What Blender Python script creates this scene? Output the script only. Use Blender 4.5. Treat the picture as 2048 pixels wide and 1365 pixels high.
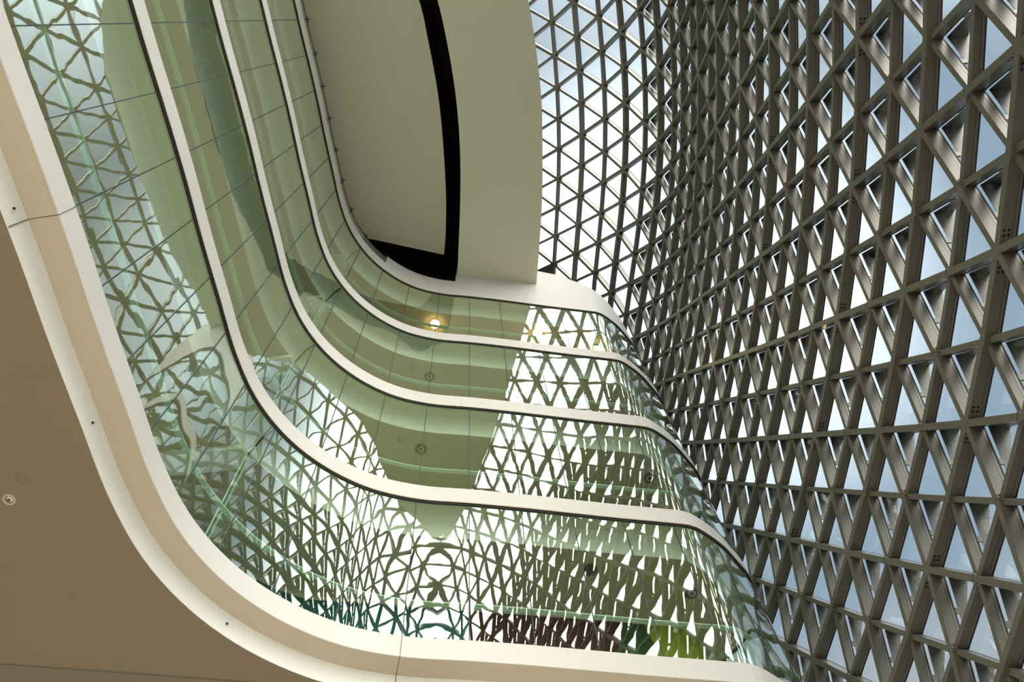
import bpy, math, random
from mathutils import Vector, Matrix
from mathutils.geometry import tessellate_polygon

for o in list(bpy.data.objects):
    bpy.data.objects.remove(o)
sc = bpy.context.scene
COL = sc.collection

# ------------------------------------------------------------------ camera, sky, exposure
H = 28.0            # height of the top fascia above the eye, metres
E = 0.0455 * H      # side of one lattice triangle, metres
EYE = 1.6
CAM = Matrix(((-0.99865956, 0.0, 0.05175979), (0.01906182, 0.92971708, 0.36778092), (-0.04812196, 0.36827457, -0.92847085)))
cam_data = bpy.data.cameras.new('camera')
cam_data.sensor_width = 36.0
cam_data.lens = 36.0 * 1640.0 / 2048.0
cam_data.clip_end = 500
cam = bpy.data.objects.new('camera', cam_data)
cam.matrix_world = Matrix.Translation((0, 0, EYE)) @ CAM.to_4x4()
COL.objects.link(cam)
sc.camera = cam
sc.view_settings.view_transform = 'Standard'
sc.view_settings.look = 'None'
sc.view_settings.gamma = 1.0
sc.view_settings.use_curve_mapping = False
sc.view_settings.exposure = 0.0
sc.cycles.max_bounces = 10
sc.cycles.transparent_max_bounces = 24
sc.cycles.diffuse_bounces = 4
sc.cycles.glossy_bounces = 5

def world():
    w = bpy.data.worlds.new('sky'); sc.world = w; w.use_nodes = True
    nt = w.node_tree; nt.nodes.clear()
    N, L = nt.nodes.new, nt.links.new
    tc = N('ShaderNodeTexCoord')
    # bright hazy patch where the veiled sun stands, blue sky away from it
    dot = N('ShaderNodeVectorMath'); dot.operation = 'DOT_PRODUCT'
    nrm = N('ShaderNodeVectorMath'); nrm.operation = 'NORMALIZE'
    L(tc.outputs['Generated'], nrm.inputs[0]); L(nrm.outputs[0], dot.inputs[0])
    dot.inputs[1].default_value = SUN_DIR
    glow = N('ShaderNodeMapRange'); glow.inputs[1].default_value = 0.93; glow.inputs[2].default_value = 0.995
    glow.interpolation_type = 'SMOOTHERSTEP'
    L(dot.outputs['Value'], glow.inputs[0])
    base = N('ShaderNodeMix'); base.data_type = 'RGBA'
    base.inputs[6].default_value = (0.38, 0.50, 0.62, 1)
    base.inputs[7].default_value = (0.90, 0.97, 1.0, 1)
    L(glow.outputs[0], base.inputs[0])
    noise = N('ShaderNodeTexNoise'); noise.inputs['Scale'].default_value = 2.6
    noise.inputs['Detail'].default_value = 5; noise.inputs['Roughness'].default_value = 0.55
    mp = N('ShaderNodeMapping'); mp.inputs['Scale'].default_value = (1.0, 1.4, 2.2)
    L(tc.outputs['Generated'], mp.inputs[0]); L(mp.outputs[0], noise.inputs['Vector'])
    cl = N('ShaderNodeMapRange'); cl.inputs[1].default_value = 0.47; cl.inputs[2].default_value = 0.68
    L(noise.outputs['Fac'], cl.inputs[0])
    cm = N('ShaderNodeMath'); cm.operation = 'MULTIPLY'; cm.inputs[1].default_value = 0.75
    L(cl.outputs[0], cm.inputs[0])
    mix = N('ShaderNodeMix'); mix.data_type = 'RGBA'
    mix.inputs[7].default_value = (0.62, 0.63, 0.65, 1)
    L(cm.outputs[0], mix.inputs[0]); L(base.outputs[2], mix.inputs[6])
    st = N('ShaderNodeMapRange'); st.inputs[3].default_value = SKY_LOW; st.inputs[4].default_value = SKY_HIGH
    st.inputs[1].default_value = 0.0; st.inputs[2].default_value = 1.0
    L(glow.outputs[0], st.inputs[0])
    # broad warm sky glow added behind the viewer to light fascias and interiors
    dot2 = N('ShaderNodeVectorMath'); dot2.operation = 'DOT_PRODUCT'; L(nrm.outputs[0], dot2.inputs[0]); dot2.inputs[1].default_value = BACK_DIR
    g2 = N('ShaderNodeMapRange'); g2.inputs[1].default_value = 0.48; g2.inputs[2].default_value = 0.98; g2.interpolation_type = 'SMOOTHERSTEP'
    g2.inputs[3].default_value = 0.0; g2.inputs[4].default_value = 1.0
    L(dot2.outputs['Value'], g2.inputs[0])
    gs = N('ShaderNodeMath'); gs.operation = 'MULTIPLY'; gs.inputs[1].default_value = BACK_GLOW; L(g2.outputs[0], gs.inputs[0])
    warm = N('ShaderNodeMix'); warm.data_type = 'RGBA'; warm.inputs[7].default_value = (1.0, 0.93, 0.83, 1)
    L(g2.outputs[0], warm.inputs[0]); L(mix.outputs[2], warm.inputs[6]); mix = warm
    ad = N('ShaderNodeMath'); ad.operation = 'ADD'; L(st.outputs[0], ad.inputs[0]); L(gs.outputs[0], ad.inputs[1]); st = ad
    sep = N('ShaderNodeSeparateXYZ'); L(nrm.outputs[0], sep.inputs[0])
    gr = N('ShaderNodeMapRange'); gr.inputs[1].default_value = -0.03; gr.inputs[2].default_value = 0.03; gr.inputs[3].default_value = 0.25; gr.inputs[4].default_value = 1.0
    L(sep.outputs[2], gr.inputs[0])
    mu = N('ShaderNodeMath'); mu.operation = 'MULTIPLY'; L(ad.outputs[0], mu.inputs[0]); L(gr.outputs[0], mu.inputs[1]); st = mu
    bg = N('ShaderNodeBackground'); out = N('ShaderNodeOutputWorld')
    L(mix.outputs[2], bg.inputs[0]); L(st.outputs[0], bg.inputs[1]); L(bg.outputs[0], out.inputs[0])
SUN_DIR = Vector((-0.235, -0.305, 0.92)).normalized()
SKY_LOW, SKY_HIGH = 0.92, 1.7
BACK_DIR = Vector((-0.15, 0.85, 0.55)).normalized()
BACK_GLOW = 11.0
world()

# ------------------------------------------------------------------ materials
def mat(name, col, rough=0.6, metal=0.0, noise=0.0, nscale=4.0, bump=0.0, spec=0.5, col2=None, emit=None, estr=0):
    m = bpy.data.materials.new(name); m.use_nodes = True
    nt = m.node_tree; b = nt.nodes['Principled BSDF']; L = nt.links.new
    b.inputs['Base Color'].default_value = (*col, 1)
    b.inputs['Roughness'].default_value = rough
    b.inputs['Metallic'].default_value = metal
    b.inputs['Specular IOR Level'].default_value = spec
    if noise or bump:
        tc = nt.nodes.new('ShaderNodeTexCoord')
        n = nt.nodes.new('ShaderNodeTexNoise'); n.inputs['Scale'].default_value = nscale; n.inputs['Detail'].default_value = 6
        L(tc.outputs['Object'], n.inputs['Vector'])
        if noise:
            mx = nt.nodes.new('ShaderNodeMix'); mx.data_type = 'RGBA'
            c2 = col2 or tuple(c * (1 - noise) for c in col)
            mx.inputs[6].default_value = (*col, 1); mx.inputs[7].default_value = (*c2, 1)
            L(n.outputs['Fac'], mx.inputs[0]); L(mx.outputs[2], b.inputs['Base Color'])
        if bump:
            bp = nt.nodes.new('ShaderNodeBump'); bp.inputs['Strength'].default_value = bump; bp.inputs['Distance'].default_value = 0.01
            L(n.outputs['Fac'], bp.inputs['Height']); L(bp.outputs[0], b.inputs['Normal'])
    if emit:
        b.inputs['Emission Color'].default_value = (*emit, 1); b.inputs['Emission Strength'].default_value = estr
    return m

def glass_mat(name, tint, r0, wave=0.0, wscale=1.0, power=5.0, refl=(1.0, 1.0, 1.0)):
    """thin architectural glass: tinted see-through plus a mirror that grows towards grazing"""
    m = bpy.data.materials.new(name); m.use_nodes = True
    nt = m.node_tree; nt.nodes.clear(); N, L = nt.nodes.new, nt.links.new
    out = N('ShaderNodeOutputMaterial'); mix = N('ShaderNodeMixShader')
    tr = N('ShaderNodeBsdfTransparent'); tr.inputs[0].default_value = (*tint, 1)
    gl = N('ShaderNodeBsdfGlossy'); gl.inputs['Color'].default_value = (*refl, 1); gl.inputs['Roughness'].default_value = 0.0
    lw = N('ShaderNodeLayerWeight'); lw.inputs[0].default_value = 0.5     # facing = 1 - cos
    pw = N('ShaderNodeMath'); pw.operation = 'POWER'; pw.inputs[1].default_value = power
    L(lw.outputs['Facing'], pw.inputs[0])
    ma = N('ShaderNodeMath'); ma.operation = 'MULTIPLY_ADD'; ma.inputs[1].default_value = 1 - r0; ma.inputs[2].default_value = r0
    L(pw.outputs[0], ma.inputs[0]); L(ma.outputs[0], mix.inputs[0])
    L(tr.outputs[0], mix.inputs[1]); L(gl.outputs[0], mix.inputs[2]); L(mix.outputs[0], out.inputs[0])
    if wave:
        tc = N('ShaderNodeTexCoord'); n = N('ShaderNodeTexNoise'); n.inputs['Scale'].default_value = wscale; n.inputs['Detail'].default_value = 1.0
        mp = N('ShaderNodeMapping'); mp.inputs['Scale'].default_value = (1, 1, 1.0)
        L(tc.outputs['Object'], mp.inputs[0]); L(mp.outputs[0], n.inputs['Vector'])
        bp = N('ShaderNodeBump'); bp.inputs['Strength'].default_value = 1.0; bp.inputs['Distance'].default_value = wave
        L(n.outputs['Fac'], bp.inputs['Height']); L(bp.outputs[0], gl.inputs['Normal'])
    return m

M = {
 'fascia': mat('white_fascia_paint', (0.71, 0.685, 0.63), 0.55, noise=0.04, nscale=1.5),
 'soffit': mat('beige_soffit_paint', (0.62, 0.55, 0.43), 0.8, noise=0.05, nscale=1.0),
 'cove': mat('cream_cove_paint', (0.92, 0.92, 0.86), 0.75, noise=0.03, nscale=1.0),
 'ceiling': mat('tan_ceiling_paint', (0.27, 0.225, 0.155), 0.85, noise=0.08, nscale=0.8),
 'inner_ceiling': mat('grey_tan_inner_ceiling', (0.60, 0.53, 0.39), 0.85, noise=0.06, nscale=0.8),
 'panel': mat('warm_grey_ceiling_panel', (0.80, 0.77, 0.61), 0.7, noise=0.05, nscale=0.6),
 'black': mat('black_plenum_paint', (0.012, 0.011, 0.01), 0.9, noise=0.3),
 'gap': mat('dark_shadow_gap', (0.02, 0.018, 0.015), 0.7, noise=0.2),
 'joint': mat('dark_silicone_joint', (0.03, 0.035, 0.035), 0.6, noise=0.2),
 'rail': mat('pale_green_glass_edge', (0.66, 0.84, 0.74), 0.3, noise=0.05),
 'steel': mat('grey_painted_steel', (0.138, 0.130, 0.103), 0.38, noise=0.15, nscale=5, spec=0.5, metal=0.25),
 'gasket': mat('black_rubber_gasket', (0.012, 0.012, 0.012), 0.7, noise=0.2),
 'alu': mat('grey_aluminium_frame', (0.16, 0.15, 0.125), 0.4, metal=0.3, noise=0.1),
 'hood': mat('dull_metal_sunshade', (0.15, 0.145, 0.13), 0.42, metal=0.5, noise=0.45, nscale=1.8, col2=(0.07, 0.07, 0.065)),
 'hole': mat('black_bolt_hole', (0.004, 0.004, 0.004), 0.8, noise=0.1),
 'teal': mat('teal_wall_paint', (0.03, 0.16, 0.17), 0.6, noise=0.1),
 'maroon': mat('dark_red_wall_paint', (0.10, 0.025, 0.025), 0.6, noise=0.1),
 'green': mat('dark_green_wall_paint', (0.04, 0.10, 0.03), 0.6, noise=0.1),
 'olive': mat('olive_yellow_wall_paint', (0.38, 0.42, 0.03), 0.6, noise=0.08),
 'yellow': mat('mustard_wall_paint', (0.62, 0.52, 0.04), 0.6, noise=0.08),
 'soffit_in': mat('pale_soffit_paint', (0.72, 0.74, 0.60), 0.8, noise=0.05, nscale=1.0),
 'wall': mat('warm_white_wall_paint', (0.74, 0.70, 0.6), 0.8, noise=0.05),
 'floor': mat('pale_stone_floor', (0.55, 0.50, 0.42), 0.4, noise=0.1, nscale=0.5),
 'carpet': mat('grey_floor_covering', (0.70, 0.68, 0.6), 0.9, noise=0.15, nscale=3),
 'chrome': mat('chrome_reflector', (0.7, 0.68, 0.62), 0.15, metal=1.0, noise=0.05),
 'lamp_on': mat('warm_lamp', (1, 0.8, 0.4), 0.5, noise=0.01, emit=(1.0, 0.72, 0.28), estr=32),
 'lamp_off': mat('dark_lamp_lens', (0.10, 0.09, 0.08), 0.2, noise=0.1),
 'disc': mat('tan_ceiling_disc', (0.24, 0.2, 0.14), 0.8, noise=0.1),
 'glass': glass_mat('green_tinted_glass', (0.905, 0.965, 0.90), 0.085, wave=0.0010, wscale=2.2, power=4.0),
 'glass_bent': glass_mat('bent_green_tinted_glass', (0.905, 0.965, 0.90), 0.085, wave=0.0060, wscale=0.8, power=4.0),
 'glass_edge': mat('green_glass_edge', (0.10, 0.22, 0.17), 0.2, noise=0.1),
 'pane': glass_mat('clear_roof_glass', (0.95, 0.98, 0.99), 0.03, power=5.0, refl=(1, 1, 1)),
 'balus': glass_mat('clear_balustrade_glass', (0.93, 0.96, 0.93), 0.03),
}

# ------------------------------------------------------------------ helpers
def tag(o, label=None, cat=None, group=None, kind=None):
    for k, v in (('label', label), ('category', cat), ('group', group), ('kind', kind)):
        if v: o[k] = v
    return o

def empty(name, loc=(0, 0, 0)):
    o = bpy.data.objects.new(name, None); COL.objects.link(o); o.location = loc
    o.empty_display_size = 0.3
    return o

class MB:
    def __init__(s): s.v = []; s.f = []; s.m = []; s.sm = []
    def add(s, vs, fs, mi=0, smooth=False):
        k = len(s.v); s.v += [tuple(v) for v in vs]
        for f in fs:
            s.f.append(tuple(k + i for i in f)); s.m.append(mi); s.sm.append(smooth)
    def box(s, c, ax, ay, az, mi=0):
        """box centred at c with half-vectors"""
        vs = [c + ax * i + ay * j + az * k for i in (-1, 1) for j in (-1, 1) for k in (-1, 1)]
        s.add(vs, [(0, 1, 3, 2), (4, 6, 7, 5), (0, 4, 5, 1), (2, 3, 7, 6), (0, 2, 6, 4), (1, 5, 7, 3)], mi)
    def prism(s, c, axis, r, n=12, mi=0, r2=None, smooth=False):
        """cylinder / frustum from c along vector axis"""
        r2 = r if r2 is None else r2
        a = axis.normalized(); u = a.orthogonal().normalized(); w = a.cross(u)
        vs = [c + (u * math.cos(t) + w * math.sin(t)) * r for t in [2 * math.pi * i / n for i in range(n)]]
        vs += [c + axis + (u * math.cos(t) + w * math.sin(t)) * r2 for t in [2 * math.pi * i / n for i in range(n)]]
        s.add(vs, [tuple(reversed(range(n))), tuple(range(n, 2 * n))], mi)
        s.add(vs, [(i, (i + 1) % n, n + (i + 1) % n, n + i) for i in range(n)], mi, smooth)
    def ring(s, c, axis, r0, r1, n=20, mi=0):
        """flat washer of thickness axis"""
        a = axis.normalized(); u = a.orthogonal().normalized(); w = a.cross(u)
        P = []
        for rr, off in ((r0, 0), (r1, 0), (r1, 1), (r0, 1)):
            P += [c + axis * off + (u * math.cos(t) + w * math.sin(t)) * rr for t in [2 * math.pi * i / n for i in range(n)]]
        fs = []
        for q in range(4):
            q2 = (q + 1) % 4
            fs += [(q * n + i, q * n + (i + 1) % n, q2 * n + (i + 1) % n, q2 * n + i) for i in range(n)]
        s.add(P, fs, mi)
    def build(s, name, mats, parent=None, normals=None, origin=None):
        me = bpy.data.meshes.new(name)
        org = Vector(origin) if origin is not None else Vector((0, 0, 0))
        if origin is not None:
            s.v = [tuple(Vector(v) - org) for v in s.v]
        me.from_pydata(s.v, [], s.f)
        for m in (mats if isinstance(mats, (list, tuple)) else [mats]): me.materials.append(m)
        me.polygons.foreach_set('material_index', s.m); me.polygons.foreach_set('use_smooth', s.sm)
        me.update()
        if normals is not None:
            me.normals_split_custom_set_from_vertices(normals)
        o = bpy.data.objects.new(name, me); COL.objects.link(o)
        if origin is not None: o.location = org
        if parent is not None:
            o.parent = parent
            o.matrix_parent_inverse = Matrix.Translation(-parent.location)
        return o

# ------------------------------------------------------------------ plan of the curved facade (in units of H, seen from the eye)
JOINTS = [(0.189, -.021), (.182, -.059), (.1755, -.098), (.170, -.137), (.1635, -.1765), (.157, -.2155), (.1465, -.249), (.128, -.279),
          (.103, -.303), (.072, -.321), (.038, -.3305), (0, -.3345), (-.038, -.339), (-.075, -.344), (-.112, -.349), (-.149, -.3535)]
CTRL = [(.1955 + .0066 * 12, .018 + .0385 * 12), (.1955 + .0066 * 8, .018 + .0385 * 8), (.1955 + .0066 * 5, .018 + .0385 * 5), (.1955 + .0066 * 2.5, .018 + .0385 * 2.5), (.1955, .018)] + JOINTS + \
       [(-.1693, -.3568), (-.1818, -.3645), (-.1948, -.3750), (-.2084, -.3905), (-.2178, -.4020), (-.2255, -.4170), (-.2295, -.4370), (-.2275, -.4560), (-.2150, -.4800), (-.1900, -.5050), (-.160, -.525)]
def spline(P, n=12):
    P = [Vector((p[0], p[1])) for p in P]; out = []
    Q = [P[0] * 2 - P[1]] + P + [P[-1] * 2 - P[-2]]
    for i in range(1, len(Q) - 2):
        p0, p1, p2, p3 = Q[i - 1:i + 3]
        t0 = 0; t1 = t0 + (p1 - p0).length ** .5; t2 = t1 + (p2 - p1).length ** .5; t3 = t2 + (p3 - p2).length ** .5
        for k in range(n):
            t = t1 + (t2 - t1) * k / n
            a1 = p0 * ((t1 - t) / (t1 - t0)) + p1 * ((t - t0) / (t1 - t0)); a2 = p1 * ((t2 - t) / (t2 - t1)) + p2 * ((t - t1) / (t2 - t1))
            a3 = p2 * ((t3 - t) / (t3 - t2)) + p3 * ((t - t2) / (t3 - t2))
            b1 = a1 * ((t2 - t) / (t2 - t0)) + a2 * ((t - t0) / (t2 - t0)); b2 = a2 * ((t3 - t) / (t3 - t1)) + a3 * ((t - t1) / (t3 - t1))
            out.append(b1 * ((t2 - t) / (t2 - t1)) + b2 * ((t - t1) / (t2 - t1)))
    out.append(Q[-2]); return out
DENSE = spline(CTRL, 16)
for _ in range(6):   # take out hand-measured jitter
    DENSE = [DENSE[0]] + [(DENSE[i - 1] + DENSE[i] * 2 + DENSE[i + 1]) / 4 for i in range(1, len(DENSE) - 1)] + [DENSE[-1]]
ARC = [0.0]
for a, b in zip(DENSE, DENSE[1:]): ARC.append(ARC[-1] + (b - a).length)
def at_arc(s):
    s = min(max(s, 0), ARC[-1] - 1e-6); lo, hi = 0, len(ARC) - 1
    while hi - lo > 1:
        m = (lo + hi) // 2
        if ARC[m] <= s: lo = m
        else: hi = m
    t = (s - ARC[lo]) / (ARC[hi] - ARC[lo]); return DENSE[lo].lerp(DENSE[hi], t)
def nrm_arc(s, e=0.006):
    d = at_arc(s + e) - at_arc(s - e); d.normalize(); return Vector((-d.y, d.x))   # into the building? fixed below
# joint k=11 is the measured one on x=0
s0 = min(range(len(DENSE)), key=lambda i: (DENSE[i] - Vector((0, -.3345))).length)
STEP = 0.0387
S_L = ARC[s0]
k_lo = -int(S_L / STEP); k_hi = int((ARC[-1] - S_L) / STEP)
JS = [S_L + k * STEP for k in range(k_lo, k_hi + 1)]       # arc positions of the glass joints
_n = nrm_arc(S_L); SGN = -1 if _n.y > 0 else 1              # building side is -y at joint l
def inward(s): return nrm_arc(s) * SGN
def off(s, d): return at_arc(s) + inward(s) * d
def P3(p, h): return Vector((p.x * H, p.y * H, EYE + h * H))
SUB = 4
SS = [JS[0] + (JS[-1] - JS[0]) * i / ((len(JS) - 1) * SUB) for i in range((len(JS) - 1) * SUB + 1)]

def sweep(mb, prof, ss, mi=0, smooth=False, close=True):
    """prof: list of (offset inward, height) in H; swept along the plan; closed profile gives a solid"""
    n = len(prof); vs = [P3(off(s, d), h) for s in ss for d, h in prof]; fs = []; m = n if close else n - 1
    for i in range(len(ss) - 1):
        for j in range(m):
            j2 = (j + 1) % n
            fs.append((i * n + j, i * n + j2, (i + 1) * n + j2, (i + 1) * n + j))
    if close: fs += [tuple(range(n)), tuple(reversed(range((len(ss) - 1) * n, len(ss) * n)))]
    mb.add(vs, fs, mi, smooth)

LEVELS = [  # fascia bottom, fascia top
    (1.0, 1.0300), (0.8405, 0.8625), (0.6788, 0.7005), (0.5190, 0.5385), (0.3600, 0.3761)]
DROP = 0.0156
DR5 = 0.0125     # shallower drop of the lowest cove
GO = 0.0012   # glass set back behind the fascia face

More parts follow.
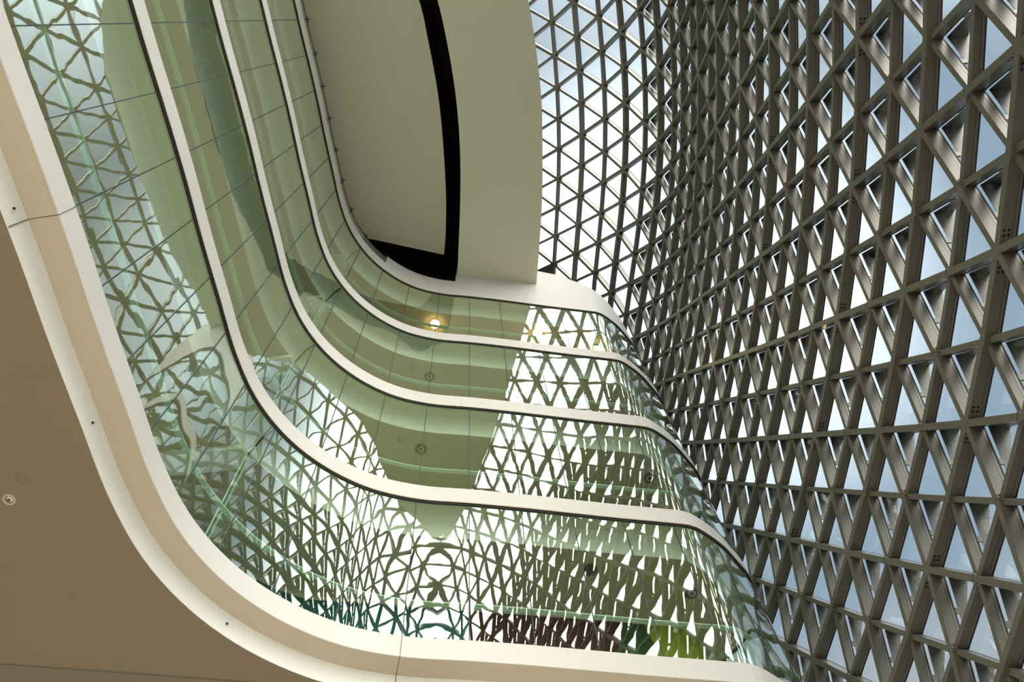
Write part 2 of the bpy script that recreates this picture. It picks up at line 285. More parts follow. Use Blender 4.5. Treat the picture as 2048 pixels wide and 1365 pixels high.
# inner-edge nodes of the lattice: ring -> (first index, points in units of E seen from the eye)
LATTICE = {
-2:(-18,[(-0.533,4.638,28.352),(-0.619,3.647,28.267),(-0.708,2.656,28.191),(-0.800,1.669,28.124),(-0.897,0.687,28.067),(-0.997,-0.287,28.024),(-1.097,-1.250,27.993),(-1.189,-2.203,27.976),(-1.265,-3.149,27.971),(-1.318,-4.094,27.974),(-1.350,-5.043,27.984),(-1.364,-5.999,27.996),(-1.369,-6.966,28.006),(-1.374,-7.944,28.012),(-1.385,-8.931,28.013),(-1.400,-9.926,28.006),(-1.419,-10.926,27.994)]),
-1:(-17,[(-1.301,4.240,27.841),(-1.396,3.247,27.772),(-1.497,2.254,27.713),(-1.603,1.263,27.666),(-1.714,0.277,27.631),(-1.828,-0.699,27.606),(-1.936,-1.664,27.591),(-2.028,-2.621,27.584),(-2.095,-3.575,27.584),(-2.135,-4.530,27.586),(-2.150,-5.488,27.590),(-2.148,-6.453,27.591),(-2.140,-7.427,27.588),(-2.137,-8.411,27.581),(-2.142,-9.404,27.570),(-2.154,-10.403,27.555)]),
0:(-17,[(-1.924,4.833,27.342),(-2.021,3.840,27.274),(-2.128,2.844,27.221),(-2.243,1.849,27.181),(-2.365,0.856,27.152),(-2.492,-0.131,27.132),(-2.617,-1.106,27.120),(-2.727,-2.073,27.115),(-2.812,-3.037,27.113),(-2.865,-3.999,27.113),(-2.888,-4.964,27.111),(-2.884,-5.931,27.106),(-2.867,-6.904,27.098),(-2.847,-7.886,27.085),(-2.838,-8.877,27.067),(-2.840,-9.874,27.049),(-2.852,-10.879,27.031)]),
1:(-16,[(-2.580,4.432,26.699),(-2.689,3.437,26.650),(-2.811,2.441,26.615),(-2.944,1.446,26.591),(-3.085,0.454,26.576),(-3.226,-0.531,26.568),(-3.356,-1.507,26.564),(-3.461,-2.480,26.563),(-3.532,-3.452,26.562),(-3.568,-4.424,26.558),(-3.570,-5.398,26.550),(-3.549,-6.374,26.538),(-3.515,-7.356,26.521),(-3.486,-8.345,26.499),(-3.471,-9.342,26.476),(-3.472,-10.345,26.452)]),
2:(-16,[(-3.067,5.020,26.053),(-3.172,4.025,26.005),(-3.298,3.031,25.973),(-3.440,2.037,25.953),(-3.593,1.045,25.942),(-3.751,0.057,25.937),(-3.900,-0.927,25.936),(-4.027,-1.909,25.936),(-4.119,-2.890,25.935),(-4.172,-3.872,25.931),(-4.187,-4.854,25.922),(-4.169,-5.837,25.908),(-4.128,-6.822,25.888),(-4.080,-7.811,25.865),(-4.041,-8.807,25.838),(-4.022,-9.809,25.810),(-4.032,-10.816,25.786)]),
3:(-15,[(-3.566,4.604,25.291),(-3.692,3.611,25.262),(-3.839,2.620,25.245),(-4.002,1.631,25.236),(-4.173,0.644,25.234),(-4.340,-0.342,25.235),(-4.488,-1.331,25.236),(-4.602,-2.321,25.236),(-4.676,-3.313,25.233),(-4.707,-4.304,25.225),(-4.701,-5.295,25.210),(-4.663,-6.286,25.190),(-4.603,-7.278,25.166),(-4.541,-8.272,25.138),(-4.495,-9.272,25.108),(-4.475,-10.278,25.077)]),
4:(-15,[(-3.868,5.170,24.517),(-3.986,4.177,24.492),(-4.134,3.187,24.478),(-4.303,2.200,24.471),(-4.482,1.216,24.470),(-4.661,0.231,24.471),(-4.825,-0.758,24.474),(-4.960,-1.754,24.474),(-5.055,-2.753,24.472),(-5.108,-3.753,24.465),(-5.119,-4.752,24.452),(-5.092,-5.749,24.433),(-5.034,-6.746,24.410),(-4.958,-7.741,24.384),(-4.885,-8.739,24.354),(-4.834,-9.741,24.321),(-4.822,-10.751,24.285)]),
5:(-14,[(-4.172,4.723,23.675),(-4.324,3.735,23.665),(-4.494,2.749,23.660),(-4.677,1.766,23.659),(-4.861,0.783,23.660),(-5.035,-0.204,23.662),(-5.184,-1.200,23.663),(-5.300,-2.202,23.661),(-5.374,-3.207,23.656),(-5.406,-4.212,23.645),(-5.397,-5.215,23.629),(-5.351,-6.215,23.609),(-5.276,-7.213,23.585),(-5.188,-8.210,23.558),(-5.107,-9.209,23.527),(-5.046,-10.213,23.491)]),
6:(-14,[(-4.251,5.248,22.820),(-4.409,4.261,22.819),(-4.584,3.277,22.817),(-4.768,2.295,22.816),(-4.953,1.313,22.818),(-5.129,0.327,22.819),(-5.285,-0.666,22.821),(-5.414,-1.666,22.819),(-5.507,-2.672,22.814),(-5.560,-3.679,22.806),(-5.573,-4.685,22.792),(-5.546,-5.689,22.775),(-5.483,-6.689,22.755),(-5.397,-7.687,22.731),(-5.301,-8.684,22.705),(-5.208,-9.684,22.673),(-5.132,-10.689,22.632)]),
7:(-13,[(-4.392,4.767,21.955),(-4.583,3.786,21.956),(-4.772,2.805,21.956),(-4.958,1.823,21.958),(-5.133,0.838,21.959),(-5.290,-0.152,21.961),(-5.426,-1.149,21.960),(-5.532,-2.151,21.956),(-5.604,-3.157,21.949),(-5.639,-4.165,21.938),(-5.633,-5.169,21.924),(-5.590,-6.172,21.906),(-5.517,-7.171,21.887),(-5.422,-8.166,21.864),(-5.314,-9.163,21.838),(-5.199,-10.161,21.808)]),
8:(-13,[(-4.284,5.252,21.081),(-4.501,4.278,21.087),(-4.707,3.300,21.089),(-4.900,2.320,21.090),(-5.077,1.337,21.091),(-5.236,0.348,21.093),(-5.374,-0.645,21.092),(-5.490,-1.646,21.089),(-5.577,-2.649,21.084),(-5.631,-3.654,21.075),(-5.646,-4.659,21.063),(-5.624,-5.661,21.048),(-5.569,-6.661,21.032),(-5.486,-7.658,21.013),(-5.379,-8.652,20.992),(-5.250,-9.646,20.970),(-5.092,-10.641,20.944)]),
9:(-12,[(-4.354,4.755,20.217),(-4.584,3.783,20.219),(-4.794,2.807,20.221),(-4.983,1.826,20.222),(-5.149,0.841,20.222),(-5.293,-0.150,20.222),(-5.416,-1.148,20.220),(-5.516,-2.150,20.215),(-5.586,-3.154,20.207),(-5.621,-4.156,20.197),(-5.619,-5.158,20.185),(-5.582,-6.158,20.171),(-5.515,-7.155,20.155),(-5.419,-8.149,20.139),(-5.292,-9.140,20.122),(-5.133,-10.131,20.105)]),
10:(-12,[(-4.151,5.219,19.350),(-4.419,4.256,19.351),(-4.654,3.285,19.352),(-4.860,2.309,19.352),(-5.041,1.327,19.353),(-5.198,0.340,19.352),(-5.333,-0.654,19.349),(-5.445,-1.654,19.345),(-5.530,-2.656,19.338),(-5.583,-3.658,19.329),(-5.600,-4.658,19.320),(-5.582,-5.657,19.308),(-5.531,-6.655,19.295),(-5.448,-7.650,19.281),(-5.333,-8.641,19.268),(-5.181,-9.630,19.256),(-4.980,-10.616,19.248)]),
11:(-11,[(-4.223,4.722,18.486),(-4.486,3.758,18.486),(-4.718,2.786,18.485),(-4.919,1.809,18.484),(-5.093,0.825,18.483),(-5.242,-0.165,18.480),(-5.370,-1.160,18.475),(-5.472,-2.160,18.469),(-5.542,-3.161,18.461),(-5.579,-4.159,18.453),(-5.579,-5.156,18.444),(-5.544,-6.155,18.433),(-5.477,-7.151,18.421),(-5.376,-8.145,18.410),(-5.239,-9.135,18.401),(-5.063,-10.122,18.394)]),
12:(-11,[(-4.005,5.182,17.624),(-4.301,4.226,17.621),(-4.559,3.261,17.619),(-4.784,2.288,17.617),(-4.980,1.309,17.615),(-5.148,0.323,17.612),(-5.293,-0.668,17.607),(-5.412,-1.665,17.600),(-5.502,-2.663,17.593),(-5.557,-3.660,17.585),(-5.576,-4.657,17.578),(-5.559,-5.654,17.569),(-5.507,-6.653,17.560),(-5.422,-7.649,17.550),(-5.304,-8.642,17.542),(-5.148,-9.632,17.536),(-4.947,-10.615,17.535)]),
13:(-10,[(-4.106,4.693,16.758),(-4.389,3.734,16.755),(-4.640,2.767,16.752),(-4.858,1.792,16.749),(-5.048,0.811,16.745),(-5.211,-0.176,16.740),(-5.347,-1.170,16.733),(-5.456,-2.167,16.725),(-5.532,-3.165,16.717),(-5.571,-4.160,16.711),(-5.572,-5.158,16.704),(-5.537,-6.156,16.697),(-5.469,-7.153,16.689),(-5.369,-8.150,16.681),(-5.236,-9.143,16.676),(-5.067,-10.131,16.673)]),
14:(-10,[(-3.905,5.158,15.896),(-4.213,4.206,15.891),(-4.487,3.244,15.888),(-4.728,2.275,15.884),(-4.940,1.299,15.880),(-5.122,0.316,15.875),(-5.277,-0.673,15.868),(-5.403,-1.669,15.859),(-5.498,-2.669,15.850),(-5.558,-3.667,15.843),(-5.579,-4.664,15.837),(-5.562,-5.661,15.833),(-5.513,-6.659,15.827),(-5.432,-7.657,15.820),(-5.319,-8.654,15.814),(-5.174,-9.647,15.811),(-4.996,-10.634,15.812)]),
15:(-9,[(-4.035,4.678,15.028),(-4.329,3.722,15.024),(-4.592,2.757,15.020),(-4.824,1.785,15.015),(-5.026,0.807,15.009),(-5.199,-0.177,15.003),(-5.343,-1.169,14.995),(-5.457,-2.168,14.985),(-5.535,-3.170,14.977),(-5.576,-4.171,14.971),(-5.578,-5.168,14.967),(-5.548,-6.165,14.963),(-5.486,-7.163,14.958),(-5.393,-8.162,14.952),(-5.269,-9.159,14.948),(-5.117,-10.150,14.948)]),
16:(-9,[(-3.856,5.150,14.165),(-4.169,4.199,14.161),(-4.450,3.239,14.156),(-4.701,2.272,14.151),(-4.923,1.297,14.145),(-5.116,0.316,14.138),(-5.277,-0.671,14.130),(-5.408,-1.666,14.121),(-5.505,-2.668,14.112),(-5.564,-3.672,14.105),(-5.586,-4.673,14.101),(-5.573,-5.671,14.098),(-5.530,-6.669,14.094),(-5.455,-7.668,14.090),(-5.349,-8.666,14.086),(-5.217,-9.661,14.085),(-5.063,-10.653,14.087)]),
17:(-8,[(-4.010,4.678,13.298),(-4.306,3.722,13.293),(-4.574,2.759,13.288),(-4.812,1.788,13.282),(-5.022,0.811,13.275),(-5.201,-0.172,13.267),(-5.350,-1.164,13.258),(-5.465,-2.166,13.249),(-5.542,-3.169,13.242),(-5.582,-4.174,13.237),(-5.587,-5.174,13.233),(-5.559,-6.174,13.230),(-5.501,-7.173,13.227),(-5.413,-8.172,13.225),(-5.298,-9.169,13.223),(-5.159,-10.161,13.224)]),
18:(-8,[(-3.852,5.157,12.434),(-4.163,4.205,12.430),(-4.444,3.246,12.426),(-4.697,2.279,12.420),(-4.922,1.305,12.413),(-5.118,0.324,12.405),(-5.284,-0.664,12.395),(-5.416,-1.664,12.386),(-5.512,-2.666,12.379),(-5.569,-3.669,12.375),(-5.592,-4.673,12.371),(-5.580,-5.677,12.367),(-5.537,-6.678,12.364),(-5.463,-7.678,12.362),(-5.362,-8.675,12.361),(-5.239,-9.669,12.361),(-5.094,-10.660,12.363)]),
19:(-7,[(-4.024,4.690,11.567),(-4.315,3.733,11.563),(-4.580,2.769,11.558),(-4.818,1.798,11.551),(-5.028,0.820,11.543),(-5.209,-0.167,11.534),(-5.358,-1.163,11.525),(-5.471,-2.166,11.517),(-5.547,-3.169,11.513),(-5.588,-4.172,11.509),(-5.594,-5.178,11.506),(-5.564,-6.183,11.502),(-5.505,-7.185,11.499),(-5.417,-8.183,11.498),(-5.308,-9.178,11.497),(-5.176,-10.167,11.499)]),
20:(-7,[(-3.890,5.175,10.703),(-4.191,4.220,10.700),(-4.464,3.258,10.696),(-4.712,2.290,10.690),(-4.934,1.315,10.683),(-5.129,0.332,10.674),(-5.296,-0.662,10.663),(-5.427,-1.662,10.655),(-5.522,-2.671,10.648),(-5.582,-3.677,10.644),(-5.605,-4.681,10.642),(-5.591,-5.685,10.640),(-5.545,-6.690,10.636),(-5.471,-7.691,10.633),(-5.371,-8.688,10.632),(-5.252,-9.678,10.633),(-5.107,-10.663,10.638)]),
21:(-6,[(-4.072,4.709,9.837),(-4.351,3.748,9.833),(-4.606,2.781,9.828),(-4.837,1.809,9.822),(-5.044,0.829,9.814),(-5.224,-0.158,9.804),(-5.375,-1.160,9.793),(-5.489,-2.171,9.783),(-5.568,-3.182,9.777),(-5.611,-4.189,9.774),(-5.615,-5.190,9.774),(-5.584,-6.193,9.771),(-5.521,-7.198,9.766),(-5.434,-8.198,9.763),(-5.323,-9.191,9.765),(-5.196,-10.180,9.767)]),
22:(-6,[(-3.958,5.199,8.975),(-4.240,4.239,8.971),(-4.499,3.273,8.966),(-4.736,2.301,8.960),(-4.952,1.323,8.953),(-5.144,0.337,8.944),(-5.312,-0.659,8.931),(-5.446,-1.667,8.919),(-5.544,-2.681,8.910),(-5.605,-3.693,8.905),(-5.628,-4.695,8.905),(-5.614,-5.695,8.905),(-5.566,-6.700,8.900),(-5.490,-7.704,8.894),(-5.393,-8.700,8.893),(-5.276,-9.691,8.895),(-5.139,-10.680,8.898)]),
23:(-5,[(-4.131,4.731,8.110),(-4.391,3.765,8.105),(-4.631,2.793,8.099),(-4.851,1.815,8.093),(-5.049,0.831,8.085),(-5.224,-0.161,8.075),(-5.372,-1.162,8.064),(-5.488,-2.176,8.051),(-5.568,-3.188,8.043),(-5.610,-4.191,8.042),(-5.614,-5.190,8.044),(-5.582,-6.192,8.042),(-5.523,-7.197,8.035),(-5.439,-8.197,8.030),(-5.338,-9.193,8.027),(-5.223,-10.186,8.025)]),
24:(-5,[(-4.024,5.225,7.249),(-4.282,4.258,7.243),(-4.522,3.286,7.238),(-4.742,2.309,7.232),(-4.942,1.326,7.225),(-5.121,0.337,7.218),(-5.275,-0.659,7.208),(-5.401,-1.664,7.197),(-5.494,-2.672,7.189),(-5.552,-3.675,7.187),(-5.569,-4.673,7.192),(-5.556,-5.671,7.194),(-5.513,-6.674,7.190),(-5.447,-7.679,7.178),(-5.364,-8.682,7.169),(-5.266,-9.680,7.161),(-5.161,-10.675,7.154)]),
25:(-4,[(-4.170,4.752,6.383),(-4.408,3.780,6.376),(-4.627,2.803,6.370),(-4.827,1.821,6.364),(-5.005,0.835,6.358),(-5.160,-0.158,6.351),(-5.290,-1.155,6.343),(-5.389,-2.157,6.336),(-5.454,-3.158,6.335),(-5.482,-4.155,6.341),(-5.477,-5.150,6.351),(-5.454,-6.145,6.351),(-5.408,-7.152,6.337),(-5.343,-8.159,6.321),(-5.264,-9.162,6.307),(-5.175,-10.161,6.295)]),
26:(-4,[(-4.055,5.247,5.522),(-4.290,4.274,5.515),(-4.507,3.297,5.509),(-4.704,2.316,5.503),(-4.880,1.331,5.497),(-5.033,0.341,5.492),(-5.161,-0.652,5.486),(-5.261,-1.649,5.481),(-5.329,-2.647,5.481),(-5.364,-3.643,5.486),(-5.369,-4.637,5.496),(-5.354,-5.630,5.501),(-5.323,-6.629,5.495),(-5.276,-7.634,5.478),(-5.215,-8.640,5.460),(-5.144,-9.642,5.443),(-5.063,-10.640,5.427)]),
27:(-3,[(-4.166,4.767,4.654),(-4.381,3.790,4.647),(-4.576,2.809,4.641),(-4.748,1.825,4.636),(-4.898,0.837,4.631),(-5.022,-0.155,4.627),(-5.118,-1.148,4.624),(-5.186,-2.143,4.624),(-5.223,-3.138,4.629),(-5.233,-4.131,4.638),(-5.223,-5.124,4.646),(-5.200,-6.118,4.646),(-5.165,-7.117,4.635),(-5.120,-8.119,4.617),(-5.066,-9.121,4.597),(-5.004,-10.121,4.578)]),
28:(-3,[(-4.035,5.259,3.793),(-4.250,4.282,3.785),(-4.443,3.301,3.779),(-4.612,2.316,3.774),(-4.757,1.329,3.769),(-4.876,0.338,3.766),(-4.967,-0.654,3.765),(-5.029,-1.647,3.767),(-5.064,-2.641,3.772),(-5.074,-3.633,3.780),(-5.066,-4.624,3.789),(-5.045,-5.615,3.794),(-5.017,-6.608,3.789),(-4.984,-7.604,3.776),(-4.944,-8.602,3.757),(-4.898,-9.601,3.735),(-4.845,-10.600,3.712)]),
29:(-2,[(-4.114,4.772,2.924),(-4.307,3.791,2.917),(-4.474,2.806,2.911),(-4.615,1.818,2.907),(-4.727,0.828,2.905),(-4.810,-0.164,2.905),(-4.864,-1.157,2.908),(-4.891,-2.150,2.915),(-4.895,-3.141,2.925),(-4.884,-4.131,2.935),(-4.862,-5.120,2.942),(-4.836,-6.108,2.943),(-4.807,-7.097,2.935),(-4.777,-8.088,2.920),(-4.745,-9.082,2.899),(-4.711,-10.079,2.872)])}

# ------------------------------------------------------------------ large structure: floor, back wall, plenum
def pt(x, y, z): return Vector((x, y, z))
mb = MB(); mb.box(pt(12, 4, -0.15), Vector((22, 0, 0)), Vector((0, 24, 0)), Vector((0, 0, 0.15)))
tag(mb.build('floor', M['floor']), kind='structure')
PZ = EYE + 1.305 * H
mb = MB(); mb.box(pt(18.3, -3, 18), Vector((0.2, 0, 0)), Vector((0, 13.4, 0)), Vector((0, 0, 19)))
tag(mb.build('wall_left', M['wall']), kind='structure')
mb = MB(); mb.box(pt(6, -16.6, 18), Vector((12.4, 0, 0)), Vector((0, 0.2, 0)), Vector((0, 0, 19)))
tag(mb.build('wall_front', M['wall']), kind='structure')

def poly_solid(mb, pts, z0, z1, mi=0):
    """horizontal slab from a plan outline (metres)"""
    vs = [Vector((p[0], p[1], z0)) for p in pts] + [Vector((p[0], p[1], z1)) for p in pts]
    n = len(pts); tri = tessellate_polygon([[Vector((p[0], p[1], 0)) for p in pts]])
    mb.add(vs, [tuple(t) for t in tri] + [tuple(i + n for i in t) for t in tri] + [(i, (i + 1) % n, n + (i + 1) % n, n + i) for i in range(n)], mi)

# inner wall line behind the glass (plan, units of H)
WALL = spline([(.262 + .0066 * 12, .03 + .0385 * 12), (.262 + .0066 * 5, .03 + .0385 * 5), (.2735, -.005), (.2620, -.065), (.2550, -.110), (.2485, -.155), (.241, -.20), (.231, -.262), (.212, -.318), (.178, -.365), (.1256, -.4010),
               (.0800, -.4065), (.0365, -.4125), (-.0174, -.4183), (-.0807, -.4253), (-.135, -.4320), (-.1600, -.4360), (-.1740, -.4430), (-.1830, -.4560), (-.1865, -.4700), (-.1860, -.4900)], 6)
def wall_at_x(x):
    for a, b in zip(WALL, WALL[1:]):
        if a.y < -.30 and (a.x - x) * (b.x - x) <= 0 and a.x != b.x:
            return a.lerp(b, (x - a.x) / (b.x - a.x))
    return WALL[-1]

# ------------------------------------------------------------------ the five storeys
S_TIP = JS[-1]
cove_ss = [s for s in SS if s < ARC[-1]]
ordn = ['topmost', 'second highest', 'third highest', 'fourth highest', 'lowest']
ARCF = [S_L + i * STEP / 6 for i in range(int((JS[0] - S_L) / STEP * 6), int((JS[-1] - S_L) / STEP * 6) + 1)]
curve_xy = lambda d, ss: [(off(s, d).x * H, off(s, d).y * H) for s in ss]
for k, (hb, ht) in enumerate(LEVELS):
    lvl = k + 1
    # fascia band
    th = ['topmost white fascia band, with the glass balustrade standing on it', 'second white fascia band from the top, under the storey with lit lamps',
          'third white fascia band from the top, between two green glazed storeys', 'fourth white fascia band from the top, just above the tallest glazed storey',
          'lowest and widest white fascia band, edging the brown ceiling'][k]
    root = empty('fascia_band', P3(at_arc(S_L), hb)); tag(root, th, 'fascia', 'white fascia bands of the storeys')
    mb = MB(); sweep(mb, [(0, hb), (0, ht), (0.0008, ht), (0.0008, hb)], ARCF, smooth=False)
    mb.build('band', M['fascia'], root)
    if lvl < 5:
        mb = MB(); sweep(mb, [(0.0004, hb - 0.0017), (0.0004, hb - .0001), (0.0016, hb - .0001), (0.0016, hb - 0.0017)], ARCF); mb.build('shadow_gap', M['gap'], root)
        mb = MB(); sweep(mb, [(-0.0004, hb), (-0.0004, hb + 0.0012), (0.002, hb + 0.0012), (0.002, hb)], ARCF); mb.build('lower_lip', M['soffit'], root)
    else:
        for js in (JS[[i for i in range(len(JS)) if abs(JS[i] - (S_L - 8 * STEP)) < 1e-6][0]] if False else S_L - 9 * STEP, S_L - 1 * STEP):
            for d0, h0, d1, h1 in ((0, hb, 0, ht), (0, hb, 0.0138, hb), (0.0138, hb, 0.0158, hb - DR5)):
                a, b = P3(off(js, d0), h0), P3(off(js, d1), h1)
                t = P3(at_arc(js + .001), 0) - P3(at_arc(js - .001), 0); t.normalize()
                nn = (b - a).cross(t).normalized()
                m2 = MB(); m2.box((a + b) / 2, (b - a) / 2, t * 0.006, nn * 0.004); m2.build('joint_line', M['disc'], root)
    # cove: soffit strip, hollow curve and drop
    cname = ['topmost', 'second highest', 'third highest', 'fourth highest', 'lowest'][k]
    root = empty('coved_bulkhead', P3(off(S_L, .012), hb)); tag(root, f'cream curved cove and soffit strip set behind the {cname} white fascia', 'cove', 'coves behind the fascias')
    dr = DROP if lvl < 5 else DR5; c0, c1 = (0.0125, 0.0206) if lvl < 5 else (0.0138, 0.0160)
    mb = MB(); sweep(mb, [(0.0009, hb), (0.0009, hb + .003), (c0, hb + .003), (c0, hb)], ARCF); mb.build('soffit_strip', M['soffit' if lvl == 5 else 'soffit_in'], root)
    prof = []
    for i in range(7):
        a = math.pi / 2 * i / 6
        prof.append((c0 + (c1 - c0) * (0.45 * math.sin(a) + 0.55 * i / 6), hb - dr * (0.6 * (1 - math.cos(a)) + 0.4 * i / 6)))
    prof += [(c1 + .0004, hb - dr), (c1 + .0004, hb + .002), (c0, hb + .002)]
    mb = MB(); sweep(mb, prof, ARCF, smooth=False); mb.build('cove', M['cove'], root)
    # ceiling plane behind the cove
    inner = curve_xy(c1 + .0003, ARCF)
    mb = MB(); zc = EYE + (hb - dr) * H
    if lvl < 5:
        outline = inner + [(w.x * H, w.y * H) for w in reversed(WALL)]
        poly_solid(mb, outline, zc + 0.003, zc + 0.2)
        tag(mb.build('ceiling_%d' % lvl, M['inner_ceiling']), kind='structure')
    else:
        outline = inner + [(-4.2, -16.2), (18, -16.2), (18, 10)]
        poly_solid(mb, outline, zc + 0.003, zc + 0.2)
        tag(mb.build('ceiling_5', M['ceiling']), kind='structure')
    if lvl > 1:   # floor of this storey, on top of the fascia
        mb = MB(); poly_solid(mb, curve_xy(0.0040, ARCF) + [(w.x * H, w.y * H) for w in reversed(WALL)], EYE + ht * H - 0.25, EYE + ht * H - 0.05)
        tag(mb.build('floor_%d' % lvl, M['carpet']), kind='structure')

# faint step in the lowest ceiling
mb = MB(); zz = EYE + (LEVELS[4][0] - DR5) * H
a, b = Vector((.2428 * H, -.319 * H)), Vector((.1484 * H, -.3306 * H)); d = (b - a).normalized(); nv = Vector((-d.y, d.x)); nv = nv if nv.y < 0 else -nv
o1, o2 = a - d * 9, b + d * 4.2
pts = [(o1.x, o1.y), (o2.x, o2.y), (o2.x + nv.x * 2.6, o2.y + nv.y * 2.6), (o1.x + nv.x * 2.6, o1.y + nv.y * 2.6)]
poly_solid(mb, pts, zz - 0.015, zz + 0.02)
tag(mb.build('trim_1', M['disc']), kind='structure')

# inner walls of the storeys
for k in range(4):
    hc, hf = LEVELS[k][0] - DROP, LEVELS[k + 1][1]
    mb = MB(); n = len(WALL); z0, z1 = EYE + hf * H - 0.1, EYE + hc * H + 0.05
    prof = []
    vs = []; fs = []
    for i, w in enumerate(WALL):
        vs += [(w.x * H, w.y * H, z0), (w.x * H, w.y * H, z1), (w.x * H + 0.1, w.y * H - 0.1, z1), (w.x * H + 0.1, w.y * H - 0.1, z0)]
    for i in range(n - 1):
        for j in range(4):
            fs.append((i * 4 + j, i * 4 + (j + 1) % 4, i * 4 + 4 + (j + 1) % 4, i * 4 + 4 + j))
    mb.add(vs, fs); tag(mb.build('wall_inner_%d' % (k + 1), M['wall']), kind='structure')

def colour_panel(level, x_top0, x_top1, x_bot0, x_bot1, m, label, lift=0.02):
    """painted board on the inner wall: top edge x_top0..x_top1, bottom edge x_bot0..x_bot1 (plan x, units of H)"""
    hc, hf = LEVELS[level][0] - DROP, LEVELS[level + 1][1]
    z1, z0 = EYE + hc * H - 0.14, EYE + hf * H
    n = 16; vs = []; fs = []
    for i in range(n + 1):
        for z, xa, xb in ((z0, x_bot0, x_bot1), (z1, x_top0, x_top1)):
            w = wall_at_x(xa + (xb - xa) * i / n)
            for y in (lift, 0.0):
                vs.append((w.x * H, w.y * H + y, z))
    for i in range(n):
        a = i * 4; b = a + 4
        fs += [(a, a + 2, b + 2, b), (a + 1, b + 1, b + 3, a + 3), (a, b, b + 1, a + 1), (a + 2, a + 3, b + 3, b + 2)]
    fs += [(0, 1, 3, 2), (n * 4, n * 4 + 2, n * 4 + 3, n * 4 + 1)]
    mb = MB(); mb.add(vs, fs); c = Vector(vs[0])
    return tag(mb.build('wall_board', M[m], origin=vs[len(vs) // 2]), label, 'wall board')
colour_panel(3, .20, .000, .20, .008, 'teal', 'teal painted board on the inner wall of the lowest glazed storey')
colour_panel(3, .000, -.116, .008, -.087, 'maroon', 'dark red painted board on the inner wall of the lowest glazed storey')
colour_panel(3, -.116, -.134, -.087, -.1500, 'green', 'dark green painted board between the dark red and olive ones')
colour_panel(3, -.134, -.176, -.1500, -.178, 'olive', 'olive yellow painted board at the rounded end of the lowest storey wall')
colour_panel(2, .085, .000, .085, .000, 'olive', 'olive painted board seen just above the fourth white fascia band')
colour_panel(2, .000, -.1175, .000, -.104, 'teal', 'teal painted board beside the mustard one, one storey up')
colour_panel(2, -.1175, -.1255, -.104, -.140, 'yellow', 'mustard painted board, wedge shaped, between teal and dark green')
colour_panel(2, -.1255, -.176, -.140, -.178, 'green', 'dark green painted board at the rounded wall end, right of mustard')

# ------------------------------------------------------------------ glazed storeys
glname = ['topmost glazed storey', 'second glazed storey from the top', 'third glazed storey from the top', 'lowest glazed storey, above the wide white band']
for k in range(4):
    z0, z1 = EYE + (LEVELS[k + 1][1]) * H, EYE + (LEVELS[k][0] - 0.001) * H
    root = empty('glass_wall', Vector((at_arc(S_L).x * H, at_arc(S_L).y * H, z0)))
    tag(root, 'curved green reflective glass wall of the ' + glname[k], 'glass wall', 'curved glass walls')
    for i in range(len(JS) - 1):
        g = 0.008 / H
        ss = [JS[i] + g + (JS[i + 1] - JS[i] - 2 * g) * j / 6 for j in range(7)]
        vs = []; nr = []
        for s in ss:
            nv = inward(s)
            for d in (GO, GO + 0.0005):
                p = off(s, d)
                for z in (z0, z1):
                    vs.append((p.x * H, p.y * H, z)); sg = -1 if d == GO else 1
                    nr.append((nv.x * sg, nv.y * sg, 0))
        n = 7; fs = []; mi = []
        for j in range(n - 1):
            a = j * 4; b = a + 4
            fs.append((a, b, b + 1, a + 1)); fs.append((a + 2, a + 3, b + 3, b + 2))
        mb = MB(); mb.add(vs, fs, 0, True)
        ev = [vs[q] for q in range(len(vs))]; base = len(mb.v)
        fe = []
        for j in range(n - 1):
            a = j * 4; b = a + 4
            fe += [(a, b, b + 2, a + 2), (a + 1, a + 3, b + 3, b + 1)]
        fe += [(0, 2, 3, 1), (n * 4 - 4, n * 4 - 3, n * 4 - 1, n * 4 - 2)]
        mb.add(ev, fe, 1, False)
        nr2 = nr + [(0, 0, 0)] * len(ev)
        xm = at_arc(JS[i]); bent = .05 < xm.x < .165 and xm.y < -.17
        o = mb.build('glass_panel', [M['glass_bent' if bent else 'glass'], M['glass_edge']], root, normals=nr2)
    for s in JS:
        p = off(s, GO + 0.0002); nv = inward(s); t = Vector((nv.y, -nv.x))
        mb = MB(); mb.box(Vector((p.x * H, p.y * H, (z0 + z1) / 2)), Vector((t.x, t.y, 0)) * 0.008, Vector((nv.x, nv.y, 0)) * 0.012, Vector((0, 0, (z1 - z0) / 2)))
        mb.build('joint', M['joint'], root)
    # horizontal pale rail just behind the glass, waist high
    hr = LEVELS[k + 1][0] + 0.0502
    mb = MB(); sweep(mb, [(GO + .0012, hr), (GO + .0012, hr + .0009), (GO + .0044, hr + .0009), (GO + .0044, hr)], ARCF)
    r = tag(mb.build('handrail', M['rail'], origin=P3(off(S_L, GO), hr)), 'pale green rail inside the ' + glname[k], 'handrail', 'rails behind the glass')

